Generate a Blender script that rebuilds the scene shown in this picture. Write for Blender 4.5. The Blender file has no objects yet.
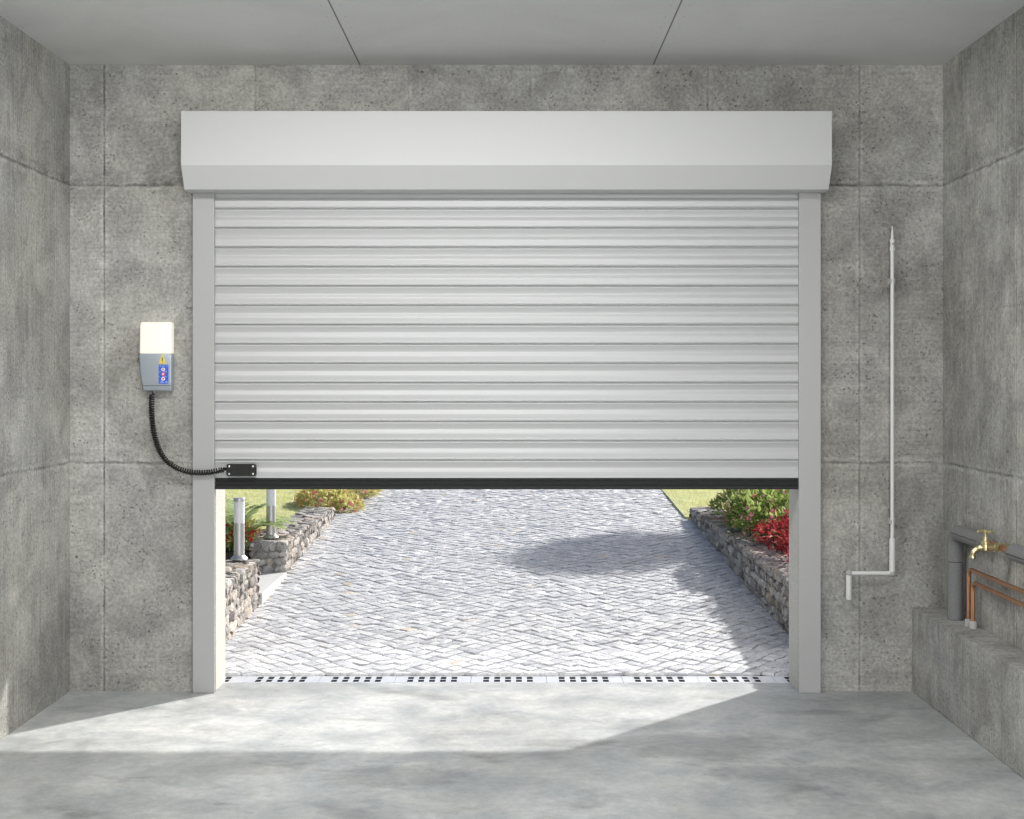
import bpy, math, random
from mathutils import Vector, Matrix, noise as mnoise
random.seed(7)
C = bpy.context.scene.collection
S = bpy.context.scene
PI = math.pi

# ------------------------------------------------------------ camera, world, sun, added fill lights, exposure
FPX = 1392.0                                   # focal length in pixels at 1024 wide
cam = bpy.data.cameras.new('camera'); camo = bpy.data.objects.new('camera', cam); C.objects.link(camo)
camo.location = (0, 0, 1.35); camo.rotation_euler = (PI/2, 0, 0)
cam.sensor_width = 36; cam.lens = 36*FPX/1024
cam.shift_x = -2/1024; cam.shift_y = -31.5/1024
cam.clip_end = 200
S.camera = camo
S.view_settings.view_transform = 'Standard'; S.view_settings.look = 'None'
S.view_settings.gamma = 1; S.view_settings.use_curve_mapping = False
S.view_settings.exposure = 0.0

w = bpy.data.worlds.new('sky'); S.world = w; w.use_nodes = True
nt = w.node_tree; nt.nodes.clear()
sky = nt.nodes.new('ShaderNodeTexSky'); sky.sky_type = 'NISHITA'; sky.sun_disc = False
sky.sun_elevation = math.radians(34); sky.sun_rotation = math.radians(42); sky.air_density = 1.0; sky.dust_density = 3.0
bg = nt.nodes.new('ShaderNodeBackground'); bg.inputs[1].default_value = 0.11
wo = nt.nodes.new('ShaderNodeOutputWorld')
nt.links.new(sky.outputs[0], bg.inputs[0]); nt.links.new(bg.outputs[0], wo.inputs[0])

AZ, EL = math.radians(42), math.radians(34)
sun = bpy.data.lights.new('sun', 'SUN'); sun.energy = 5.6; sun.angle = math.radians(1.6); sun.color = (1, .97, .93)
suno = bpy.data.objects.new('sun', sun); C.objects.link(suno)
sd = Vector((math.sin(AZ)*math.cos(EL), math.cos(AZ)*math.cos(EL), math.sin(EL)))   # towards the sun
suno.rotation_euler = sd.to_track_quat('Z', 'Y').to_euler(); suno.location = sd*30

def area(name, loc, target, sx, sy, power, col=(1, 1, 1)):
    l = bpy.data.lights.new(name, 'AREA'); l.shape = 'RECTANGLE'; l.size = sx; l.size_y = sy; l.energy = power; l.color = col
    o = bpy.data.objects.new(name, l); C.objects.link(o); o.location = loc
    o.rotation_euler = (Vector(loc)-Vector(target)).to_track_quat('Z', 'Y').to_euler()
    return o
area('added_rear_fill', (1.1, -1.5, 1.45), (-1.2, 6, 1.7), 1.4, 1.6, 130, (.97, .985, 1))  # added frontal fill from behind the camera; the rear wall has no window
area('added_overhead_fill', (-.45, 4.2, 2.67), (-.45, 4.6, 0), 2.4, 0.30, 51, (1, .99, .97))  # added light above the view, set to brighten the upward faces of the slats
area('added_overhead_fill', (-.55, 1.4, 2.67), (-.55, 1.6, 0), 2.0, 0.22, 36, (1, .99, .97))  # added overhead fill farther back, no fixture modelled

# ------------------------------------------------------------ helpers
WL = {}
def wloc(p):
    return WL.get(p.name, Vector((0, 0, 0))) if p else Vector((0, 0, 0))
def tag(o, label=None, cat=None, group=None, kind=None):
    if label: o['label'] = label
    if cat: o['category'] = cat
    if group: o['group'] = group
    if kind: o['kind'] = kind
    return o
def thing(name, label, cat, loc, group=None):
    o = bpy.data.objects.new(name, None); C.objects.link(o); o.location = loc; o.empty_display_size = .05
    WL[o.name] = Vector(loc)
    return tag(o, label, cat, group)

class MB:
    def __init__(s): s.v = []; s.f = []; s.mi = []; s.cur = 0
    def add(s, vs, fs):
        b = len(s.v); s.v += [tuple(v) for v in vs]; s.f += [tuple(b+i for i in f) for f in fs]; s.mi += [s.cur]*len(fs); return s
    def box(s, x0, x1, y0, y1, z0, z1):
        return s.add([(x0,y0,z0),(x1,y0,z0),(x1,y1,z0),(x0,y1,z0),(x0,y0,z1),(x1,y0,z1),(x1,y1,z1),(x0,y1,z1)],
                     [(0,3,2,1),(4,5,6,7),(0,1,5,4),(1,2,6,5),(2,3,7,6),(3,0,4,7)])
    def extr(s, prof, axis, a, b):
        """prof: closed 2-D loop; axis 'x': (y,z) loop, 'z': (x,y) loop, 'y': (x,z) loop"""
        n = len(prof)
        f = {'x': lambda p, t: (t, p[0], p[1]), 'z': lambda p, t: (p[0], p[1], t), 'y': lambda p, t: (p[0], t, p[1])}[axis]
        vs = [f(p, a) for p in prof] + [f(p, b) for p in prof]
        fs = [(i, (i+1) % n, n+(i+1) % n, n+i) for i in range(n)] + [tuple(range(n))[::-1], tuple(range(n, 2*n))]
        return s.add(vs, fs)
    def loft(s, rings, cap=True):
        n = len(rings[0]); vs = [p for r in rings for p in r]; fs = []
        for k in range(len(rings)-1):
            for i in range(n): fs.append((k*n+i, k*n+(i+1) % n, (k+1)*n+(i+1) % n, (k+1)*n+i))
        if cap: fs += [tuple(range(n))[::-1], tuple((len(rings)-1)*n+i for i in range(n))]
        return s.add(vs, fs)
    def tube(s, pts, r, sides=12, cap=True):
        pts = [Vector(p) for p in pts]; n = len(pts)
        rr = r if isinstance(r, (list, tuple)) else [r]*n
        tang = []
        for i in range(n):
            a = pts[max(i-1, 0)]; b = pts[min(i+1, n-1)]; t = b-a
            tang.append(t.normalized() if t.length > 1e-9 else (tang[-1] if tang else Vector((0, 0, 1))))
        u = tang[0].orthogonal().normalized(); rings = []
        for i in range(n):
            t = tang[i]; u = (u - t*u.dot(t)).normalized(); v = t.cross(u)
            rings.append([pts[i] + (u*math.cos(2*PI*k/sides) + v*math.sin(2*PI*k/sides))*rr[i] for k in range(sides)])
        return s.loft(rings, cap)
    def lathe(s, o, axis, prof, sides=20):
        """prof: list of (dist along axis, radius)"""
        a = Vector(axis).normalized(); u = a.orthogonal().normalized(); v = a.cross(u); o = Vector(o)
        return s.loft([[o+a*d+(u*math.cos(2*PI*k/sides)+v*math.sin(2*PI*k/sides))*max(r, 1e-5) for k in range(sides)] for d, r in prof])
    def sphere(s, c, r, seg=14, rings=9, sc=(1, 1, 1)):
        c = Vector(c)
        return s.loft([[c+Vector((sc[0]*r*math.sin(PI*(j+.02)/(rings+.04))*math.cos(2*PI*k/seg), sc[1]*r*math.sin(PI*(j+.02)/(rings+.04))*math.sin(2*PI*k/seg), -sc[2]*r*math.cos(PI*(j+.02)/(rings+.04)))) for k in range(seg)] for j in range(rings+1)])
    def build(s, name, mat, parent=None, bevel=0, smooth=35, seg=2):
        off = wloc(parent)
        me = bpy.data.meshes.new(name)
        me.from_pydata([(v[0]-off.x, v[1]-off.y, v[2]-off.z) for v in s.v], [], s.f)
        for m in (mat if isinstance(mat, (list, tuple)) else [mat]): me.materials.append(m)
        if isinstance(mat, (list, tuple)): me.polygons.foreach_set('material_index', s.mi)
        if smooth:
            me.polygons.foreach_set('use_smooth', [True]*len(me.polygons))
            me.set_sharp_from_angle(angle=math.radians(smooth))
        me.update(); o = bpy.data.objects.new(name, me); C.objects.link(o)
        if parent: o.parent = parent
        WL[o.name] = off
        if bevel:
            b = o.modifiers.new('bevel', 'BEVEL'); b.width = bevel; b.segments = seg; b.limit_method = 'ANGLE'; b.angle_limit = math.radians(40)
            b.harden_normals = False
        return o
def fixn(o):
    import bmesh
    bm = bmesh.new(); bm.from_mesh(o.data); bmesh.ops.recalc_face_normals(bm, faces=bm.faces); bm.to_mesh(o.data); bm.free(); return o

def rrect(x0, x1, y0, y1, r, k=4):
    out = []
    for cx, cy, a in ((x1-r, y1-r, 0), (x0+r, y1-r, PI/2), (x0+r, y0+r, PI), (x1-r, y0+r, 3*PI/2)):
        for i in range(k+1): out.append((cx+r*math.cos(a+PI/2*i/k), cy+r*math.sin(a+PI/2*i/k)))
    return out
def spline(ps, n=10):
    ps = [Vector(p) for p in ps]; out = []
    P = [ps[0]*2-ps[1]] + ps + [ps[-1]*2-ps[-2]]
    for i in range(1, len(P)-2):
        for k in range(n):
            t = k/n; a, b, c, d = P[i-1:i+3]
            out.append(.5*((2*b)+(c-a)*t+(2*a-5*b+4*c-d)*t*t+(-a+3*b-3*c+d)*t**3))
    out.append(ps[-1]); return out
def bend(pts, r, n=8):
    """polyline with rounded corners"""
    pts = [Vector(p) for p in pts]; out = [pts[0]]
    for i in range(1, len(pts)-1):
        p = pts[i]; a = (pts[i-1]-p).normalized(); b = (pts[i+1]-p).normalized()
        s0 = p+a*r; s1 = p+b*r
        for k in range(n+1):
            t = k/n; out.append(s0*(1-t)**2+p*2*t*(1-t)*1.0+s1*t*t)
    out.append(pts[-1]); return out

# ------------------------------------------------------------ materials
class NT:
    def __init__(s, name):
        s.m = bpy.data.materials.new(name); s.m.use_nodes = True; s.t = s.m.node_tree
        s.b = s.t.nodes['Principled BSDF']
        s.co = s.t.nodes.new('ShaderNodeTexCoord').outputs['Object']
    def put(s, sock, v):
        if isinstance(v, bpy.types.NodeSocket): s.t.links.new(v, sock)
        elif isinstance(v, (tuple, list)) and len(v) == 3 and sock.type == 'RGBA': sock.default_value = (*v, 1)
        else: sock.default_value = v
    def math(s, op, a, b=0.0, c=None, clamp=False):
        n = s.t.nodes.new('ShaderNodeMath'); n.operation = op; n.use_clamp = clamp
        s.put(n.inputs[0], a); s.put(n.inputs[1], b)
        if c is not None: s.put(n.inputs[2], c)
        return n.outputs[0]
    def sep(s, v):
        n = s.t.nodes.new('ShaderNodeSeparateXYZ'); s.put(n.inputs[0], v); return n.outputs
    def comb(s, x, y, z):
        n = s.t.nodes.new('ShaderNodeCombineXYZ'); s.put(n.inputs[0], x); s.put(n.inputs[1], y); s.put(n.inputs[2], z); return n.outputs[0]
    def scale(s, v, sc):
        n = s.t.nodes.new('ShaderNodeVectorMath'); n.operation = 'MULTIPLY'; s.put(n.inputs[0], v); n.inputs[1].default_value = sc; return n.outputs[0]
    def noise(s, v, scale, detail=4, rough=.55, dist=0):
        n = s.t.nodes.new('ShaderNodeTexNoise'); s.put(n.inputs['Vector'], v)
        n.inputs['Scale'].default_value = scale; n.inputs['Detail'].default_value = detail; n.inputs['Roughness'].default_value = rough; n.inputs['Distortion'].default_value = dist
        return n.outputs[0]
    def voro(s, v, scale, feat='F1'):
        n = s.t.nodes.new('ShaderNodeTexVoronoi'); n.feature = feat; s.put(n.inputs['Vector'], v); n.inputs['Scale'].default_value = scale
        return n.outputs[0]
    def white(s, v):
        n = s.t.nodes.new('ShaderNodeTexWhiteNoise'); s.put(n.inputs['Vector'], v); return n.outputs[0]
    def mr(s, v, a, b, c=0.0, d=1.0):
        n = s.t.nodes.new('ShaderNodeMapRange'); s.put(n.inputs[0], v)
        for i, q in enumerate((a, b, c, d)): n.inputs[i+1].default_value = q
        return n.outputs[0]
    def mix(s, f, a, b):
        n = s.t.nodes.new('ShaderNodeMix'); n.data_type = 'RGBA'; s.put(n.inputs[0], f); s.put(n.inputs[6], a); s.put(n.inputs[7], b); return n.outputs[2]
    def mul(s, col, v):
        n = s.t.nodes.new('ShaderNodeVectorMath'); n.operation = 'SCALE'
        s.put(n.inputs[0], col); s.put(n.inputs[3], v); return n.outputs[0]
    def ramp(s, f, stops):
        n = s.t.nodes.new('ShaderNodeValToRGB'); s.put(n.inputs[0], f); e = n.color_ramp.elements
        while len(e) < len(stops): e.new(.5)
        for q, (p, c) in zip(e, stops): q.position = p; q.color = (*c, 1)
        return n.outputs[0]
    def island(s):
        n = s.t.nodes.new('ShaderNodeNewGeometry'); return n.outputs['Random Per Island']
    def bump(s, h, dist, strength=1.0):
        n = s.t.nodes.new('ShaderNodeBump'); s.put(n.inputs['Height'], h); n.inputs['Distance'].default_value = dist; n.inputs['Strength'].default_value = strength
        s.t.links.new(n.outputs[0], s.b.inputs['Normal'])
    def fin(s, col, rough=.6, metal=0.0, spec=None):
        s.put(s.b.inputs['Base Color'], col); s.put(s.b.inputs['Roughness'], rough); s.put(s.b.inputs['Metallic'], metal)
        if spec is not None: s.b.inputs['Specular IOR Level'].default_value = spec
        return s.m

def simple(name, col, rough=.5, metal=0.0, var=.06, scale=40, bump=0.0003, spec=None):
    n = NT(name); k = n.noise(n.co, scale, 3)
    c = n.mul(n.comb(*col), n.mr(k, .2, .8, 1-var, 1+var))
    if bump: n.bump(k, bump, .5)
    return n.fin(c, n.mr(k, .3, .7, rough*.9, min(1, rough*1.1)), metal, spec)

def concrete(name, ua, vjoints, hjoints, streak='h', base=(.355, .352, .338)):
    """board-marked cast concrete. ua: which coordinate runs along the wall"""
    n = NT(name); x, y, z = n.sep(n.co); u = x if ua == 'x' else y
    big = n.noise(n.co, 0.9, 5, .6); mid = n.noise(n.co, 5, 6, .65, .6)
    fine = n.noise(n.co, 70, 5, .7); grit = n.noise(n.co, 260, 2, .6)
    sh = n.noise(n.comb(n.math('MULTIPLY', u, 2.2), 0.0, n.math('MULTIPLY', z, 75)), 1, 4, .7)
    sv = n.noise(n.comb(n.math('MULTIPLY', u, 70), 0.0, n.math('MULTIPLY', z, 1.6)), 1, 4, .7)
    zone = n.mr(n.noise(n.co, 1.7, 3), .42, .58)
    if streak == 'h': st = n.math('ADD', n.math('MULTIPLY', sh, n.mr(zone, 0, 1, .15, .7)), n.math('MULTIPLY', n.noise(n.co, 28, 5, .75, 1.0), n.mr(zone, 0, 1, .8, .3)))
    else: st = n.math('ADD', n.math('MULTIPLY', sv, .85), n.math('MULTIPLY', sh, n.mr(zone, 0, 1, .1, .35)))
    wob = n.math('MULTIPLY', n.math('SUBTRACT', n.noise(n.co, 9, 3), .5), .02)
    # panel index for tone differences, joint masks
    iu = 0.0; iv = 0.0; line = 0.0; halo = 0.0
    for k, (c, st_) in enumerate(vjoints):
        iu = n.math('ADD', n.math('GREATER_THAN', u, c), iu)
        d = n.math('ABSOLUTE', n.math('SUBTRACT', n.math('ADD', u, n.math('MULTIPLY', wob, .35)), c))
        line = n.math('MAXIMUM', line, n.math('MULTIPLY', n.mr(d, .0015, .005, 1, 0), st_))
        halo = n.math('MAXIMUM', halo, n.math('MULTIPLY', n.mr(n.math('ABSOLUTE', n.math('SUBTRACT', d, .010)), 0, .011, 1, 0), st_))
    for k, (c, st_) in enumerate(hjoints):
        iv = n.math('ADD', n.math('GREATER_THAN', z, c), iv)
        d = n.math('ABSOLUTE', n.math('SUBTRACT', n.math('ADD', z, wob), c))
        line = n.math('MAXIMUM', line, n.math('MULTIPLY', n.mr(d, .002, .008, 1, 0), st_))
        halo = n.math('MAXIMUM', halo, n.math('MULTIPLY', n.mr(n.math('ABSOLUTE', n.math('SUBTRACT', d, .013)), 0, .013, 1, 0), st_))
    # broken, not continuous
    brk = n.mr(n.noise(n.co, 6, 4, .7), .42, .60, .12, 1)
    line = n.math('MULTIPLY', line, brk); halo = n.math('MULTIPLY', halo, n.mr(n.noise(n.co, 11, 4, .7), .4, .62))
    tone = n.white(n.comb(iu, iv, 3.7))
    # pits
    pd = n.voro(n.co, 55); pm = n.math('MULTIPLY', n.mr(pd, .10, .26, 1, 0), n.mr(n.noise(n.co, 7, 3, .7), .44, .56))
    pd2 = n.voro(n.co, 9); pm2 = n.math('MULTIPLY', n.mr(pd2, .035, .075, 1, 0), n.mr(n.noise(n.co, 3.3, 2), .45, .52))
    pits = n.math('MAXIMUM', pm, pm2)
    # dark smudges and rubbed marks
    sm = n.mr(n.noise(n.scale(n.co, (1, 1, .45)), 5.5, 5, .62, 1.2), .60, .76)
    f = n.mr(big, .38, .62, .82, 1.15)
    f = n.math('MULTIPLY', f, n.mr(mid, .36, .64, .78, 1.18))
    f = n.math('MULTIPLY', f, n.mr(st, .30, .68, .80, 1.18))
    f = n.math('MULTIPLY', f, n.mr(fine, .36, .64, .76, 1.20))
    f = n.math('MULTIPLY', f, n.mr(grit, .35, .65, .9, 1.1))
    band = n.math('MULTIPLY', n.mr(n.math('SUBTRACT', z, 2.18), 0, .10, 1, 0), n.math('GREATER_THAN', z, 2.178))
    f = n.math('MULTIPLY', f, n.math('SUBTRACT', 1.0, n.math('MULTIPLY', n.math('MULTIPLY', band, n.mr(n.noise(n.scale(n.co, (1, 1, 3)), 8, 5, .7), .40, .58)), .38)))
    for (tu, tz) in TIES[ua]:
        dd = n.math('SQRT', n.math('ADD', n.math('POWER', n.math('SUBTRACT', u, tu), 2), n.math('POWER', n.math('SUBTRACT', z, tz), 2)))
        f = n.math('MULTIPLY', f, n.math('SUBTRACT', 1.0, n.math('MULTIPLY', n.mr(dd, .013, .017, 1, 0), .16)))
    f = n.math('MULTIPLY', f, n.mr(tone, 0, 1, .95, 1.06))
    f = n.math('MULTIPLY', f, n.math('SUBTRACT', 1.0, n.math('MULTIPLY', pits, .42)))
    f = n.math('MULTIPLY', f, n.math('SUBTRACT', 1.0, n.math('MULTIPLY', sm, .30)))
    f = n.math('MULTIPLY', f, n.math('SUBTRACT', 1.0, n.math('MULTIPLY', line, .42)))
    f = n.math('MULTIPLY', f, n.math('ADD', 1.0, n.math('MULTIPLY', halo, .36)))
    tint = n.mix(n.mr(n.noise(n.co, 1.3, 3), .35, .65), base, (base[0]*1.02, base[1], base[2]*.95))
    h = n.math('ADD', n.math('MULTIPLY', st, .5), n.math('MULTIPLY', fine, .45))
    h = n.math('SUBTRACT', h, n.math('MULTIPLY', pits, 1.2)); h = n.math('SUBTRACT', h, n.math('MULTIPLY', line, 1.3)); h = n.math('ADD', h, n.math('MULTIPLY', halo, .7))
    n.bump(h, .0035, .8)
    return n.fin(n.mul(tint, f), .85, 0, .3)

TIES = {'x': [(-1.457, 1.548), (1.815, .955), (1.79, 2.49), (1.60, 1.0)], 'y': [(5.6, 1.30), (5.25, 1.18), (5.75, 1.95)]}
HJ = [(2.18, 1.0), (.984, .9)]
M = {}
M['wall_back'] = concrete('concrete_back', 'x', [(-1.767, 1), (-1.115, .7), (-.455, .7), (.07, .5), (.836, .7), (1.49, .8)], HJ + [(1.43, .12)], 'h', base=(.375, .372, .357))
M['wall_side'] = concrete('concrete_side', 'y', [(.9, .8), (2.3, .8), (3.7, .8), (5.12, .9), (5.80, .6)], HJ + [(1.62, .3)], 'v', base=(.35, .35, .337))
M['plinth'] = concrete('concrete_plinth', 'y', [(4.6, .5), (5.35, .6)], [(5, 0)], 'v', base=(.33, .33, .325))

# ceiling: smooth boards with narrow joints and small screw heads
n = NT('ceiling_board'); x, y, z = n.sep(n.co)
line = 0.0; scr = 0.0
fy = n.math('SUBTRACT', n.math('FRACT', n.math('DIVIDE', y, .16)), .5)
for c in (-1.925+.0, -.664, .60, 1.86):
    d = n.math('ABSOLUTE', n.math('SUBTRACT', x, c)); line = n.math('MAXIMUM', line, n.mr(d, .0015, .004, 1, 0))
    for sgn in (.035,):
        du = n.math('SUBTRACT', d, sgn); dd = n.math('SQRT', n.math('ADD', n.math('MULTIPLY', du, du), n.math('POWER', n.math('MULTIPLY', fy, .16), 2)))
        scr = n.math('MAXIMUM', scr, n.mr(dd, .003, .006, 1, 0))
d = n.math('ABSOLUTE', n.math('SUBTRACT', y, 3.5)); line = n.math('MAXIMUM', line, n.mr(d, .0015, .004, 1, 0))
cl = n.noise(n.co, 1.4, 4, .6, .8); f2 = n.noise(n.co, 60, 3)
f = n.math('MULTIPLY', n.mr(cl, .3, .7, .93, 1.07), n.mr(f2, .3, .7, .98, 1.02))
f = n.math('MULTIPLY', f, n.math('SUBTRACT', 1.0, n.math('MULTIPLY', line, .75))); f = n.math('MULTIPLY', f, n.math('SUBTRACT', 1.0, n.math('MULTIPLY', scr, .25)))
n.bump(n.math('SUBTRACT', n.math('MULTIPLY', cl, .3), line), .002, .6)
M['ceiling'] = n.fin(n.mul(n.comb(.66, .665, .66), f), .8, 0, .3)

# floor: power-trowelled concrete with blotches, scuffs and scratches
n = NT('floor_concrete')
b1 = n.noise(n.co, 1.1, 6, .6, .9); b2 = n.noise(n.co, 4.2, 7, .68, .5); b3 = n.noise(n.co, 26, 5, .7); g = n.noise(n.co, 190, 2)
blot = n.mr(n.noise(n.scale(n.co, (1, 1.2, 1)), 2.6, 4, .55, .5), .56, .72)
scuff = n.mr(n.noise(n.scale(n.co, (3.2, 7, 1)), 1.6, 7, .75, 1.0), .56, .70)
rot = n.t.nodes.new('ShaderNodeVectorRotate'); rot.rotation_type = 'Z_AXIS'; n.t.links.new(n.co, rot.inputs[0]); rot.inputs['Angle'].default_value = .9
scr = n.mr(n.noise(n.scale(rot.outputs[0], (2.2, 60, 1)), 1.0, 3, .6, .4), .735, .76)
rub = n.mr(n.noise(n.co, 1.9, 3, .5, .4), .5, .66)
f = n.mr(b1, .38, .62, .80, 1.10)
for m_, a, b_ in ((b2, .80, 1.10), (b3, .90, 1.09), (g, .93, 1.07)): f = n.math('MULTIPLY', f, n.mr(m_, .35, .65, a, b_))
f = n.math('MULTIPLY', f, n.math('SUBTRACT', 1.0, n.math('MULTIPLY', blot, .36)))
f = n.math('MULTIPLY', f, n.math('SUBTRACT', 1.0, n.math('MULTIPLY', n.math('MULTIPLY', scuff, rub), .5)))
f = n.math('MULTIPLY', f, n.math('SUBTRACT', 1.0, n.math('MULTIPLY', n.math('MULTIPLY', scr, rub), .3)))
sp = n.voro(n.co, 26); f = n.math('MULTIPLY', f, n.math('SUBTRACT', 1.0, n.math('MULTIPLY', n.mr(sp, .05, .10, 1, 0), .3)))
x_, y_, z_ = n.sep(n.co); wn = n.math('MULTIPLY', n.math('SUBTRACT', n.noise(n.scale(n.co, (1, 1.8, 1)), 5, 5, .7), .5), 1.7)
for (sx, sy, rx, ry, st) in ((.68, 5.10, .34, .26, .34), (.18, 5.14, .22, .08, .28), (-.40, 4.72, .30, .16, .30), (.50, 5.42, .22, .12, .22), (1.22, 5.62, .18, .06, .25), (-1.10, 5.60, .10, .06, .12), (.30, 5.80, .40, .10, .10), (.95, 4.75, .35, .12, .18), (-.95, 4.80, .35, .10, .14), (-.15, 5.30, .16, .05, .14)):
    d_ = n.math('SQRT', n.math('ADD', n.math('POWER', n.math('DIVIDE', n.math('SUBTRACT', x_, sx), rx), 2), n.math('POWER', n.math('DIVIDE', n.math('SUBTRACT', y_, sy), ry), 2)))
    f = n.math('MULTIPLY', f, n.math('SUBTRACT', 1.0, n.math('MULTIPLY', n.mr(n.math('ADD', d_, wn), .55, 1.0, 1, 0), st)))
c = n.mix(n.mr(b2, .35, .65), (.42, .445, .455), (.46, .465, .455))
n.bump(n.math('ADD', n.math('MULTIPLY', b2, .5), n.math('MULTIPLY', b3, .3)), .003, .4)
M['floor'] = n.fin(n.mul(c, f), n.mr(b2, .3, .7, .42, .62), 0, .45)

M['render'] = simple('speckled_render', (.50, .495, .46), .9, 0, .28, 130, .001)
M['alu'] = simple('painted_aluminium', (.50, .505, .51), .46, .17, .0, 300, 0)
M['guide'] = simple('satin_aluminium', (.42, .42, .42), .48, .15, .015, 300, 0)
M['boxm'] = simple('box_aluminium', (.585, .59, .59), .55, .05, .01, 300, 0)
M['rubber'] = simple('black_rubber', (.008, .009, .009), .6, 0, .1, 80, .0002)
M['blackp'] = simple('black_plastic', (.009, .009, .009), .45, 0, .1, 80, .0001)
M['steel'] = simple('brushed_steel', (.60, .60, .61), .38, .65, .05, 90, .0001)
M['chrome'] = simple('pale_screw', (.8, .8, .8), .3, .7, .02, 50, 0)
M['grate'] = simple('galvanised_steel', (.78, .80, .84), .34, .55, .06, 14, .0002)
M['dark'] = simple('channel_dark', (.02, .02, .022), .8, 0, .2, 30, .0005)
M['brass'] = simple('brass', (.62, .55, .33), .33, 1.0, .08, 30, .0001)
M['copper'] = simple('copper', (.62, .33, .19), .33, 1.0, .14, 25, .0001)
M['foam'] = simple('pipe_insulation', (.19, .193, .197), .85, 0, .22, 160, .0012)
M['seam'] = simple('seam_tape', (.02, .02, .02), .6, 0, .1, 40, 0)
M['whitem'] = simple('white_lacquer', (.74, .74, .73), .35, 0, .02, 50, 0)
M['collar'] = simple('grey_plastic', (.42, .42, .41), .6, 0, .08, 60, .0002)
M['housing'] = simple('silver_plastic', (.40, .45, .50), .32, .35, .03, 60, 0)
M['blue'] = simple('blue_label', (.035, .12, .62), .45, 0, .15, 500, 0)
M['yellow'] = simple('yellow_sticker', (.80, .60, .10), .5, 0, .04, 100, 0)
M['red'] = simple('red_symbol', (.75, .06, .03), .45, 0, .05, 100, 0)
M['whitep'] = simple('white_print', (.85, .85, .87), .5, 0, .02, 100, 0)
M['slab'] = simple('pale_slab', (.55, .55, .54), .8, 0, .1, 20, .001)
M['soil'] = simple('dark_soil', (.05, .038, .028), .95, 0, .5, 30, .02)
M['opal'] = simple('opal_glass', (.88, .89, .92), .3, 0, .01, 20, 0)
m = NT('lit_cover'); m.fin(m.comb(.5, .49, .45), .4); k = m.noise(m.co, 30, 2)
m.b.inputs['Emission Color'].default_value = (1, .93, .80, 1); m.put(m.b.inputs['Emission Strength'], m.mr(k, .3, .7, .55, .62)); M['lit'] = m.m

# stones of the drive and of the low walls
def stone(name, stops, sc, bd, rough=.8, v=.22):
    n = NT(name); isl = n.island(); a = n.noise(n.co, sc, 5, .7); b = n.noise(n.co, sc*4, 3, .6)
    c = n.mul(n.ramp(isl, stops), n.math('MULTIPLY', n.mr(a, .25, .75, 1-v, 1+v), n.mr(b, .3, .7, .9, 1.1)))
    n.bump(n.math('ADD', a, n.math('MULTIPLY', b, .3)), bd, .8); return n.fin(c, rough, 0, .35)
M['cobble'] = stone('granite_setts', [(0, (.44, .45, .48)), (.3, (.54, .55, .575)), (.6, (.61, .615, .63)), (.9, (.67, .675, .685)), (.992, (.56, .56, .56)), (1, (.55, .48, .38))], 30, .003, .52, .30)
M['cobble'].node_tree.nodes['Principled BSDF'].inputs['Specular IOR Level'].default_value = .75
M['joint'] = simple('joint_sand', (.05, .044, .038), .95, 0, .4, 50, .004)
M['rubble'] = stone('rubble_stone', [(0, (.20, .18, .17)), (.25, (.33, .31, .29)), (.5, (.45, .43, .41)), (.75, (.58, .55, .51)), (.95, (.44, .36, .28)), (1, (.66, .64, .61))], 30, .014, .88, .5)
M['mortar'] = simple('grey_brown_mortar', (.24, .22, .20), .95, 0, .3, 40, .003)  # grey-brown core between the rubble stones

def leafm(name, a, b, rough=.5, trans=.42):
    n = NT(name); isl = n.island(); k = n.noise(n.co, 6, 2)
    c = n.mix(n.math('ADD', n.math('MULTIPLY', isl, .7), n.math('MULTIPLY', k, .3)), a, b)
    m_ = n.fin(c, rough, 0, .4)
    tr = n.t.nodes.new('ShaderNodeBsdfTranslucent'); n.t.links.new(c, tr.inputs[0]); ms = n.t.nodes.new('ShaderNodeMixShader'); ms.inputs[0].default_value = trans
    n.t.links.new(n.b.outputs[0], ms.inputs[1]); n.t.links.new(tr.outputs[0], ms.inputs[2]); n.t.links.new(ms.outputs[0], n.t.nodes['Material Output'].inputs[0])
    return m_
M['leaf'] = leafm('shrub_leaf', (.16, .28, .05), (.62, .70, .26))
M['leafy'] = leafm('yellow_green_leaf', (.62, .60, .20), (.93, .88, .48))
M['palm'] = leafm('palm_leaf', (.38, .50, .20), (.80, .86, .58))
M['redleaf'] = leafm('red_leaf', (.30, .02, .03), (.80, .13, .14))
M['pinkf'] = leafm('pink_petals', (.78, .12, .16), (.92, .50, .50))
M['redf'] = leafm('red_petals', (.55, .01, .02), (.85, .04, .05))
M['grass'] = leafm('grass_blade', (.56, .58, .24), (.88, .86, .54), .6, .4)
M['turf'] = simple('turf', (.52, .54, .25), .95, 0, .3, 6, .004)
M['bark'] = simple('bark', (.13, .10, .07), .9, 0, .35, 30, .006)

# ------------------------------------------------------------ the setting
XL, XR, YB, YR, H = -1.914, 1.849, 6.0, -2.2, 2.70
OL, OR_, OT = -1.289, 1.228, 2.20       # opening
WT = .19                                # thickness of the front wall
tag(MB().box(XL-.2, XR+.2, YR-.2, YB+WT-.03, -.15, 0).build('floor', M['floor'], smooth=0), kind='structure')
tag(MB().box(XL-.2, XR+.2, YR-.2, YB+WT, H, H+.15).build('ceiling', M['ceiling'], smooth=0), kind='structure')
tag(MB().box(XL-.2, XL, YR-.2, YB+WT, 0, H).build('wall_left', M['wall_side'], smooth=0), kind='structure')
tag(MB().box(XR, XR+.2, YR-.2, YB+WT, 0, H).build('wall_right', M['wall_side'], smooth=0), kind='structure')
tag(MB().box(XL, XR, YR-.2, YR, 0, H).build('wall_rear', M['wall_side'], smooth=0), kind='structure')
wb = MB()
wb.cur = 0
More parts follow.
